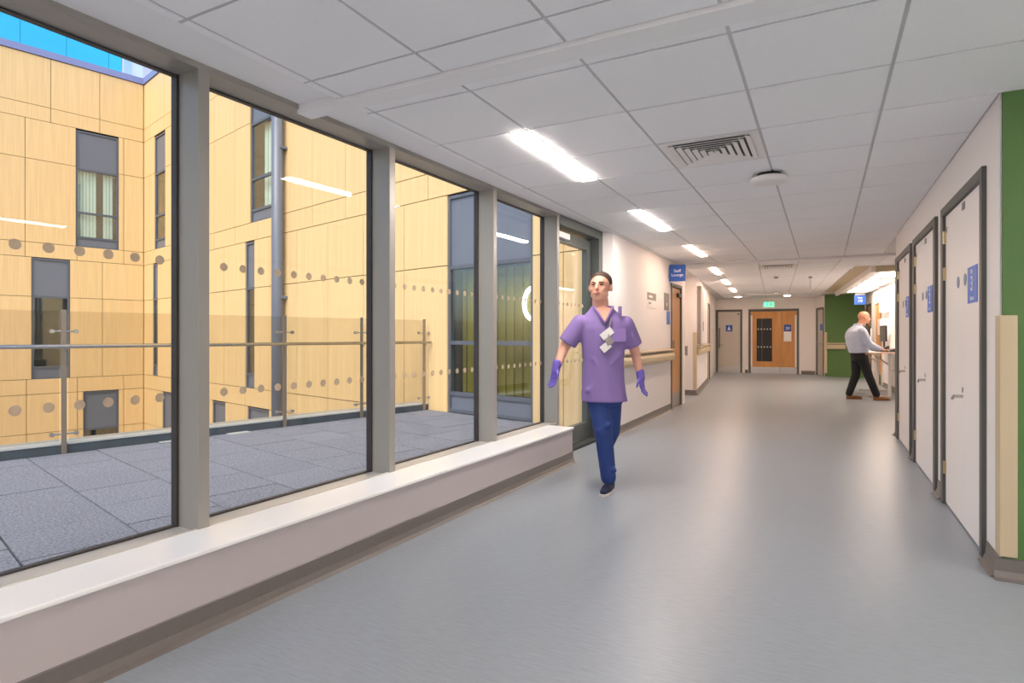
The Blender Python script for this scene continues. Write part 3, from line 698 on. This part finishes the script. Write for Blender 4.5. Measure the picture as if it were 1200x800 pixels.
# ================================================================== END DOORS
def frame_end(par, x0, x1):
    MB().box(x0, x0+.06, EW-.02, EW+.13, 0, 2.05).box(x1-.06, x1, EW-.02, EW+.13, 0, 2.05).box(x0+.06, x1-.06, EW-.02, EW+.13, 1.98, 2.05).build('frame', 'doorfr', par)
d7 = empty('door_7', (*O2, 0), T2, kind='structure', label='pale grey end door with blue toilet sign and steel kick plate', cat='door')
frame_end(d7, *DX[0])
l = MB().box(-2.395, -1.715, EW+.005, EW+.05, .01, 1.975).build('leaf', 'doorgy', d7)
MB().box(-2.39, -1.72, EW, EW+.0048, .012, .22).build('kick_plate', 'steel', l)
sg = MB().box(-2.155, -1.955, EW-.001, EW+.0048, 1.34, 1.545).build('door_sign', 'blue', l)
MB().cyl((-2.055, EW-.003, 1.495), (-2.055, EW-.0012, 1.495), .017, n=14).box(-2.105, -2.005, EW-.003, EW-.0012, 1.38, 1.41).box(-2.085, -2.025, EW-.003, EW-.0012, 1.41, 1.47).build('person_symbol', 'textw', sg)
MB().box(-2.36, -2.335, EW-.06, EW-.045, .80, 1.45).box(-2.36, -2.335, EW-.045, EW+.0048, .80, .83).box(-2.36, -2.335, EW-.045, EW+.0048, 1.42, 1.45).build('pull_handle', 'black', l)
MB().cyl((-2.32, EW-.04, .9), (-2.32, EW+.0048, .9), .012).cyl((-2.325, EW-.04, .9), (-2.21, EW-.04, .9), .010).build('lever_handle', 'steel', l)
MB().box(-1.80, -1.74, EW-.005, EW+.0048, 1.88, 1.92).build('corner_plate', 'doorfr', l)
d8 = empty('door_8', (*O2, 0), T2, kind='structure', label='oak double door with dark glass panel under the exit sign', cat='door')
frame_end(d8, *DX[1])
x0, x1, xm = -1.40, -.06, -.545
l1 = MB()
gx0, gx1, gz0, gz1 = -1.225, -.765, .38, 1.75
l1.box(x0, gx0, EW+.005, EW+.05, .01, 1.975).box(gx1, xm-.002, EW+.005, EW+.05, .01, 1.975).box(gx0, gx1, EW+.005, EW+.05, .01, gz0).box(gx0, gx1, EW+.005, EW+.05, gz1, 1.975)
l1 = l1.build('leaf', 'oak', d8)
MB().box(gx0, gx1, EW+.02, EW+.028, gz0, gz1).build('glass_panel', 'black', l1)
MB().box(gx0+.15, gx0+.17, EW+.016, EW+.0195, gz0, gz1).build('glazing_bar', 'doorfr', l1)
for z in (1.41, .84):
    for j in range(5): MB().box(gx0+.03+.09*j, gx0+.07+.09*j, EW+.0145, EW+.0155, z-.02, z+.02).build('dot', 'dotl', l1)
l2 = MB().box(xm+.002, x1, EW+.005, EW+.05, .01, 1.975).build('leaf', 'oak', d8)
MB().box(x0+.005, xm-.01, EW, EW+.0048, .012, .20).build('kick_plate', 'steel', l1); MB().box(xm+.01, x1-.005, EW, EW+.0048, .012, .20).build('kick_plate', 'steel', l2)
MB().box(x0+.005, x0+.05, EW, EW+.0048, .21, 1.85).build('edge_guard', 'white2', l1); MB().box(x1-.05, x1-.005, EW, EW+.0048, .21, 1.85).build('edge_guard', 'white2', l2)
MB().cyl((xm-.06, EW-.04, .83), (xm-.06, EW+.0048, .83), .012).cyl((xm-.055, EW-.04, .83), (xm-.18, EW-.04, .83), .010).build('lever_handle', 'steel', l1)
sg = MB().box(-.42, -.22, EW-.001, EW+.0048, 1.34, 1.545).build('door_sign', 'blue', l2); text('20', .13, 'textw', sg, (-.32, EW-.002, 1.43), (R(90), 0, 0))
MB().box(-.43, -.21, EW-.001, EW+.0048, 1.02, 1.33).build('paper_notice', 'white2', l2)
d9 = empty('door_9', (*OS, 0), TS, kind='structure', label='white side door at the corner beside the green wall', cat='door')
MB().box(-.015, .12, -.75, -.70, 0, 2.05).box(-.015, .12, -.19, -.14, 0, 2.05).box(-.015, .12, -.70, -.19, 1.99, 2.05).build('frame', 'doorfr', d9)
l = MB().box(.01, .05, -.695, -.195, .01, 1.985).build('leaf', 'doorgy', d9); MB().box(.003, .0095, -.60, -.42, 1.36, 1.55).build('door_sign', 'blue2', l); MB().cyl((-.035, -.58, .95), (.0095, -.58, .95), .012).cyl((-.035, -.58, .95), (-.035, -.46, .95), .010).build('lever_handle', 'steel', l)
MB().prism([S2(.652, 9.545), S2(.72, 9.52), S2(.722, 9.536), S2(.660, 9.5595)], .1, 1.3).build('corner_guard', 'beige', label='beige corner guard on the far green wall edge', cat='corner guard')
# exit sign on the end wall
ex = empty('exit_sign', (*S2(-.86, EW-.03), 2.19), T2, label='green lit running man exit sign above the double door', cat='sign')
MB().box(-.16, .16, -.0, .028, -.085, .085).build('housing', 'white2', ex); MB().box(-.15, .15, -.004, -.0005, -.075, .075).build('face', 'exitg', ex)
MB().cyl((-.035, -.006, .045), (-.035, -.0045, .045), .014, n=12).box(-.055, -.02, -.006, -.0045, -.02, .03).box(-.075, -.045, -.006, -.0045, -.055, -.02).box(-.02, .005, -.006, -.0045, -.05, -.02).box(.04, .09, -.006, -.0045, -.055, .05).build('running_man', 'textw', ex)

# ================================================================== RIGHT FAR DOORS AND DESK
def oakdoor(i, y0, y1, lab, frm):
    d = empty('door_%d' % i, (*O2, 0), T2, kind='structure', label=lab, cat='door')
    MB().box(1.63, 1.75, y0, y0+.06, 0, 2.06).box(1.63, 1.75, y1-.06, y1, 0, 2.06).box(1.63, 1.75, y0+.06, y1-.06, 2.0, 2.06).build('frame', frm, d)
    a, b = y0+.065, y1-.065; ga, gb = a+.18, a+.40
    l = MB().box(1.66, 1.70, a, ga, .01, 1.99).box(1.66, 1.70, gb, b, .01, 1.99).box(1.66, 1.70, ga, gb, .01, .55).box(1.66, 1.70, ga, gb, 1.8, 1.99).build('leaf', 'oak', d)
    MB().box(1.675, 1.682, ga, gb, .55, 1.8).build('vision_panel', 'black', l); MB().box(1.655, 1.6595, a+.005, b-.005, .015, .25).build('kick_plate', 'doorfr', l)
oakdoor(10, 6.2, 7.35, 'oak door with vision panel behind the standing desk', 'doorgy'); oakdoor(11, 7.95, 8.85, 'oak door in dark frame behind the bald man', 'doorfr')
dk = empty('standing_desk', (*O2, 0), T2, label='high narrow desk with pale top by the lit wall', cat='desk')
MB().box(.93, 1.63, 3.0, 5.0, .86, .885).build('desktop', 'white2', dk); MB().box(.905, .93, 3.0, 5.0, .857, .887).build('front_edge', 'pink', dk, bevel=.004); MB().box(.93, 1.63, 2.975, 3.0, .857, .887).build('side_edge', 'pink', dk, bevel=.004)
for x, yv in ((1.35, 3.25), (1.35, 4.75)):
    MB().box(x-.025, x+.025, yv-.025, yv+.025, .015, .86).build('leg', 'white2', dk); MB().box(x-.35, x+.27, yv-.03, yv+.03, 0.0, .03).build('foot', 'doorgy', dk); MB().cyl((x, yv, .62), (x-.30, yv, .855), .014).build('brace', 'beige', dk)
def monitor(x, yv, rz, lab):
    o = empty('monitor', (*S2(x, yv), .8855), T2+rz, label=lab, cat='monitor', group='monitors on the standing desk')
    MB().box(-.09, .09, -.06, .06, 0, .012).build('foot', 'black', o); MB().cyl((0, 0, .012), (0, 0, .25), .018).build('stand', 'black', o)
    MB().box(-.25, .25, -.025, .0, .20, .52).build('screen_body', 'black', o, bevel=.004); MB().box(-.24, .24, -.027, -.0255, .21, .51).build('screen', 'doorfr', o); MB().box(-.252, .252, .0, .02, .25, .47).build('rear_shell', 'white2', o)
monitor(1.16, 4.6, R(-88), 'far black monitor on the standing desk'); monitor(1.33, 3.75, R(-86), 'near black monitor on the standing desk')
ph = empty('desk_phone', (*S2(1.30, 3.16), .8856), T2+R(-60), label='black desk phone with handset at the near desk end', cat='phone')
MB().ext([(-.09, 0), (.09, 0), (.09, .07), (-.09, .02)], (-.1, 0, 0), (.1, 0, 0), (0, 1, 0)).build('base', 'black', ph); MB().cap((-.075, -.07, .05), .022, (-.075, .08, .095), .022).build('handset', 'black', ph, smooth=True)
kb = MB().box(-.2, .2, -.07, .07, 0, .02).build('keyboard', 'black', label='black keyboard under the bald man\'s hands', cat='keyboard', loc=(*S2(1.12, 3.25), .885), rot=(0, 0, T2+R(-80))) if False else link(MB().box(-.2, .2, -.07, .07, 0, .02).mesh('keyboard', .003), 'keyboard', 'black', None, (*S2(1.19, 3.55), .8852), (0, 0, T2+R(-85)), label='black keyboard lying on the desk before the bald man', cat='keyboard')
def wallbox(name, y0, y1, z0, z1, dpt, m, lab, cat):
    return MB().box(1.65-dpt, 1.65, y0, y1, z0, z1).build(name, m, loc=(*O2, 0), bevel=.006, label=lab, cat=cat)
for a in (('wall_dispenser', 5.3, 5.6, 1.72, 2.12, .16, 'white2', 'white box dispenser high on the bright wall', 'dispenser'),
          ('towel_dispenser', 5.25, 5.62, 1.22, 1.58, .18, 'white2', 'white towel dispenser low on the bright wall behind desk', 'dispenser'),
          ('socket_trunking', 3.0, 5.2, .36, .46, .04, 'white2', 'white socket trunking under the standing desk', 'trunking')):
    o = wallbox(*a); o.rotation_euler = (0, 0, T2)
cb = MB(); pts = [(1.5, 3.15, .84), (1.55, 3.2, .6), (1.5, 3.22, .42), (1.55, 3.25, .33), (1.59, 3.27, .31)]
for a, b in zip(pts, pts[1:]): cb.cap(a, .012, b, .012, 8)
link(cb.mesh('cable'), 'cable', 'black', None, (*O2, 0), (0, 0, T2), label='black cable drooping under the standing desk', cat='cable')

# ================================================================== PEOPLE
def hand(mb, w, d, side, palm=.085, spread=.5, curl=.35, thumb=1):
    """five separate tapered fingers from a palm: w wrist, d direction to finger tips, side = across the palm towards the thumb"""
    w = Vector(w); d = Vector(d).normalized(); sd = Vector(side); sd = (sd-d*sd.dot(d)).normalized(); nn = d.cross(sd)
    k = w+d*palm
    for i in range(4):
        o = (1.5-i)*.019
        mb.cap(w+sd*o*.55, .017, k+sd*o, .0125, 10)
    for i, ln in enumerate((.068, .078, .072, .055)):
        o = (1.5-i)*.0195; a = k+sd*o; d1_ = (d+sd*((1.5-i)*.07*spread)+nn*curl*.5).normalized(); d2_ = (d+nn*curl*1.6).normalized()
        b = a+d1_*ln*.55; mb.cap(a, .0098, b, .0088, 10); mb.cap(b, .0088, b+d2_*ln*.5, .0072, 10)
    a = w+sd*.024+d*.022; b = a+(d*.7+sd*.75+nn*.25).normalized()*.045; mb.cap(a, .015, b, .0115, 10); mb.cap(b, .011, b+(d+sd*.25+nn*.3).normalized()*.032, .0085, 10)

# --- nurse walking towards the camera
NX, NY = -1.51, 4.44
nu = empty('person', (NX, NY, 0), .4825, label='walking nurse in purple scrub top, navy trousers and purple gloves', cat='person')
HC = Vector((-.04, -.03, 1.580))       # head centre
TH = Matrix.Rotation(-.42, 3, 'Z')     # the head turns towards the windows
def hp(x, y, z): return HC+TH@Vector((x, y, z))
b = MB()
b.ell(hp(0, .014, .022), (.083, .090, .092), 20, 14); b.ell(hp(0, -.024, -.040), (.066, .066, .076), 18, 12)
b.ell(hp(0, -.060, -.094), (.030, .024, .022))            # chin
b.cap(hp(0, -.092, .010), .009, hp(0, -.108, -.022), .015, 10)   # nose
b.ell(hp(0, -.086, -.058), (.026, .014, .012))
for sx in (-1, 1):
    b.ell(hp(sx*.085, .014, -.012), (.013, .018, .032))       # ears
    b.ell(hp(sx*.034, -.082, .026), (.025, .012, .008))       # brows
    b.ell(hp(sx*.042, -.064, -.022), (.022, .018, .018))      # cheeks
    b.ell(hp(sx*.050, -.022, -.066), (.022, .030, .024))      # jaw
b.cap((-.026, .02, 1.36), .068, HC+Vector((0, .014, -.07)), .060)
b.loft([(-.01, 0, .70, .13, .09), (-.005, 0, .80, .145, .10), (0, 0, .95, .135, .095), (-.005, 0, 1.15, .16, .105), (-.01, 0, 1.28, .160, .10), (-.018, .01, 1.36, .12, .08), (-.022, .012, 1.42, .07, .06)])
SR = Vector((-.190, .0, 1.300)); ER = Vector((-.318, .02, 1.10)); WR_ = Vector((-.388, -.06, .925))
SL = Vector((.158, .0, 1.290)); EL = Vector((.245, .05, 1.08)); WL_ = Vector((.286, .02, .865))
for s_, e_, w_ in ((SR, ER, WR_), (SL, EL, WL_)):
    b.cap(s_, .056, e_, .040); b.cap(e_, .040, w_, .027)
HR_ = Vector((-.050, 0, .78)); KR = Vector((-.020, -.07, .455)); AR = Vector((.022, -.05, .085))
HL_ = Vector((.060, .02, .78)); KL = Vector((.060, .03, .46)); AL = Vector((.065, .36, .235))
b.cap(HR_, .075, KR, .050); b.cap(KR, .050, AR, .034); b.cap(HL_, .075, KL, .050); b.cap(KL, .050, AL, .034)
body = blob('body', b, 'skin', nu, .0085, 3)
hr = MB(); hr.ell(hp(0, .022, .030), (.0885, .0945, .090), 22, 16)
me = hr.mesh('hair'); bm = bmesh.new(); bm.from_mesh(me)
for co, no_ in ((hp(0, -.052, .072), TH@Vector((0, -.86, -.5))), (hp(0, .0, -.030), Vector((0, -.25, -1)))):
    bmesh.ops.bisect_plane(bm, geom=list(bm.verts)+list(bm.edges)+list(bm.faces), plane_co=co, plane_no=no_, clear_outer=True)
bm.to_mesh(me); bm.free()
for p in me.polygons: p.use_smooth = True
link(me, 'hair', 'hair', nu)
for sx in (-1, 1):
    MB().ell(hp(sx*.033, -.0850, .008), (.012, .007, .0055)).build('eye', 'eye', nu, smooth=True)
    MB().cap(hp(sx*.020, -.0955, .027), .0042, hp(sx*.050, -.083, .028), .003, 8).build('eyebrow', 'hair', nu, smooth=True)
MB().ell(hp(0, -.0975, -.058), (.025, .007, .0065)).build('lips', 'lips', nu, smooth=True)
# scrub top
t = MB()
t.loft([(.0, 0, .690, .180, .128), (-.008, 0, .74, .176, .124), (-.012, 0, .85, .164, .117), (-.010, 0, 1.0, .158, .114), (-.012, 0, 1.15, .172, .12), (-.014, .0, 1.25, .184, .118), (-.016, .005, 1.315, .180, .104), (-.018, .008, 1.365, .135, .090), (-.02, .012, 1.405, .098, .078), (-.022, .014, 1.432, .078, .068)], 28)
for s_, e_, q in ((SR, ER, .80), (SL, EL, .80)):
    m_ = s_.lerp(e_, q); t.cyl(s_+Vector((0, 0, -.006)), m_, .072, .076, 18); t.ell(s_+Vector((0, 0, -.006)), (.072, .072, .072)); t.ell(s_.lerp(m_, .5), (.070, .070, .070))
t.cap((-.14, -.075, .78), .02, (.0, -.10, .86), .018); t.cap((.12, -.07, .76), .02, (.02, -.10, .92), .016); t.cap((-.10, -.09, 1.02), .016, (-.02, -.10, .90), .016); t.cap((.10, -.085, 1.06), .016, (.03, -.105, .98), .014)
tp = blob('scrub_top', t, 'purple', nu, .009, 5)
no = MB().prism([(-.070, .130), (-.0, 0), (.066, .126), (.0, .15)], -.006, .006).build('neck_opening', 'skin', nu, loc=(-.018, -.120, 1.290)); no.rotation_euler = (R(90-24), 0, 0)
MB().cap((-.092, -.062, 1.425), .010, (-.018, -.126, 1.286), .010, 8).cap((-.018, -.126, 1.286), .010, (.052, -.062, 1.420), .010, 8).build('collar', 'purple', tp, smooth=True)
MB().box(.095, .120, -.07, -.05, 1.355, 1.425).build('shoulder_loop', 'purple', tp)
pk = MB().box(.015, .14, -.1245, -.1185, 1.155, 1.255).build('chest_pocket', mat('pocket_purple', (150, 124, 188), .8), tp)
for i, (px, pz, ry) in enumerate(((-.004, 1.215, 38), (-.014, 1.115, 40), (.012, 1.16, 25))):
    q = MB().box(-.05+.012*i, .05-.012*i, -.004, .0, -.028, .028).build('identity_badge', 'white2' if i < 2 else 'grey', nu, loc=(px, -.128-.005*i, pz)); q.rotation_euler = (0, R(-ry), 0)
MB().cap((.03, -.118, 1.33), .005, (.0, -.132, 1.16), .005, 8).build('lanyard', 'grey', nu)
# trousers
t = MB()
t.loft([(.0, 0, .66, .125, .105), (.0, 0, .70, .150, .108), (-.002, 0, .78, .150, .105), (0, 0, .84, .145, .10)], 24)
t.cap(HR_+Vector((.0, 0, -.08)), .092, KR, .070); t.cap(KR, .070, AR+Vector((0, .012, .02)), .060); t.cap(HL_+Vector((-.01, 0, -.08)), .088, KL, .066); t.cap(KL, .066, AL+Vector((0, 0, .03)), .056)
t.cap(KR+Vector((-.05, -.04, .02)), .018, KR+Vector((.04, -.055, .07)), .018); t.cap(AR+Vector((-.055, -.0, .085)), .016, AR+Vector((.04, -.05, .09)), .018)
blob('trousers', t, 'navy', nu, .010, 4)
# gloves
g = MB(); hand(g, WR_+Vector((0, 0, .03)), (-.15, -.05, -1), (.5, -.8, 0), curl=.45); g.cap(WR_+Vector((.012, .01, .06)), .034, WR_, .032); blob('glove', g, 'glove', nu, .0055, 2)
g = MB(); hand(g, WL_+Vector((0, 0, .02)), (.1, -.1, -1), (-.5, -.8, 0), curl=-.45); g.cap(WL_+Vector((-.006, .005, .05)), .034, WL_, .032); blob('glove', g, 'glove', nu, .0055, 2)
def shoe(par, heel, toe, m, ms, hgt=.075, up=0):
    h = Vector(heel); t_ = Vector(toe); q = MB()
    q.cap(h+Vector((0, 0, .036)), .036, h.lerp(t_, .55)+Vector((0, 0, .034)), .040); q.cap(h.lerp(t_, .55)+Vector((0, 0, .034)), .040, t_+Vector((0, 0, .030)), .028); q.cap(h+Vector((0, 0, .05)), .036, h+(t_-h)*.12+Vector((0, 0, .10)), .036)
    s = blob('shoe', q, m, par, .008, 3)
    dv = (t_-h).normalized(); sd_ = Vector((0, 0, 1)).cross(dv); pts_ = []
    for i in range(24):
        a = 2*math.pi*i/24; pts_.append(h.lerp(t_, .5)+dv*(math.cos(a)*((t_-h).length/2+.038))+sd_*(math.sin(a)*.043*(1-.15*math.cos(a)*0)))
    zz = (h.z+t_.z)/2
    MB().prism([(p.x, p.y) for p in pts_], zz+.001, zz+.020).build('sole', ms, s)
    return s
shoe(nu, (.040, -.02, 0), (-.040, -.185, 0), 'shoe', 'sole')
q = shoe(nu, (.07, .34, .16), (.062, .22, .16), 'shoe', 'sole')

# --- bald man at the desk, in profile facing right
MX, MY = .60, 12.90
mn = empty('person', (MX, MY, 0), .42, label='bald man in pale blue shirt leaning over the standing desk', cat='person')
b = MB(); HC = Vector((.075, 0, 1.545))
b.ell(HC+Vector((-.01, 0, .02)), (.100, .078, .092), 20, 14); b.ell(HC+Vector((.040, 0, -.050)), (.062, .058, .068), 18, 12)
b.ell(HC+Vector((.082, 0, -.090)), (.022, .026, .020)); b.cap(HC+Vector((.100, 0, -.004)), .009, HC+Vector((.116, 0, -.036)), .013, 10)
b.ell(HC+Vector((.096, 0, -.066)), (.012, .022, .010))
for sy in (-1, 1):
    b.ell(HC+Vector((-.008, sy*.080, -.018)), (.021, .010, .032)); b.ell(HC+Vector((.085, sy*.032, .018)), (.012, .022, .008))
b.cap((-.03, 0, 1.34), .066, HC+Vector((-.015, 0, -.06)), .060)
b.loft([(-.02, 0, .80, .11, .15), (-.03, 0, .95, .11, .15), (-.055, 0, 1.10, .115, .16), (-.08, 0, 1.25, .115, .17), (-.055, 0, 1.35, .08, .12), (-.045, 0, 1.38, .05, .06)])
arms = []
for sy, hx in ((-1, .44), (1, .48)):
    s_ = Vector((-.055, sy*.190, 1.285)); e_ = Vector((.065, sy*.215, 1.04)); w_ = Vector((hx-.10, sy*.10, .945)); arms.append((s_, e_, w_))
    b.cap(s_, .058, e_, .042); b.cap(e_, .042, w_, .027); hand(b, w_+Vector((.0, 0, 0)), (1, -sy*.15, -.10), (0, -sy, .15), curl=.25*sy)
LEG = [(Vector((-.02, .09, .86)), Vector((-.02, .10, .47)), Vector((-.135, .12, .09))), (Vector((.0, -.09, .86)), Vector((.10, -.10, .47)), Vector((.245, -.10, .09)))]
for h_, k_, a_ in LEG: b.cap(h_, .080, k_, .052); b.cap(k_, .052, a_, .036)
blob('body', b, 'skin2', mn, .0095, 3)
for sy in (-1, 1): MB().ell(HC+Vector((.092, sy*.030, .0)), (.006, .010, .005)).build('eye', 'eye', mn, smooth=True)
MB().ell(HC+Vector((.105, 0, -.066)), (.006, .022, .006)).build('lips', 'lips', mn, smooth=True)
t = MB()
t.loft([(-.02, 0, .875, .152, .176), (-.025, 0, .93, .168, .186), (-.055, 0, 1.05, .176, .190), (-.085, 0, 1.18, .168, .198), (-.085, 0, 1.28, .140, .19), (-.060, 0, 1.345, .105, .135), (-.045, 0, 1.39, .078, .08)], 26)
for s_, e_, w_ in arms: t.cap(s_, .076, e_, .060); t.cap(e_, .060, w_.lerp(e_, .15), .042)
t.cap((-.08, -.17, 1.02), .02, (.04, -.16, .95), .02); t.cap((-.10, -.15, 1.12), .02, (-.02, -.19, 1.03), .02)
sh = blob('shirt', t, 'shirt', mn, .011, 4)
MB().loft([(-.040, 0, 1.385, .080, .082), (-.028, 0, 1.425, .072, .074)], 20).build('collar', 'shirt', sh, smooth=True)
t = MB(); t.loft([(-.01, 0, .72, .13, .165), (-.015, 0, .80, .140, .172), (-.02, 0, .885, .138, .170)], 24)
for h_, k_, a_ in LEG: t.cap(h_+Vector((0, 0, -.06)), .098, k_, .075); t.cap(k_, .075, a_+Vector((0, 0, .02)), .062)
tr = blob('trousers', t, 'trous', mn, .011, 4)
MB().loft([(-.02, 0, .872, .144, .176), (-.02, 0, .902, .144, .176)], 24).build('belt', 'black', tr)
for h_, k_, a_ in LEG: shoe(mn, (a_.x-.02, a_.y, 0), (a_.x+.20, a_.y-.015, 0), 'tan', 'tan')
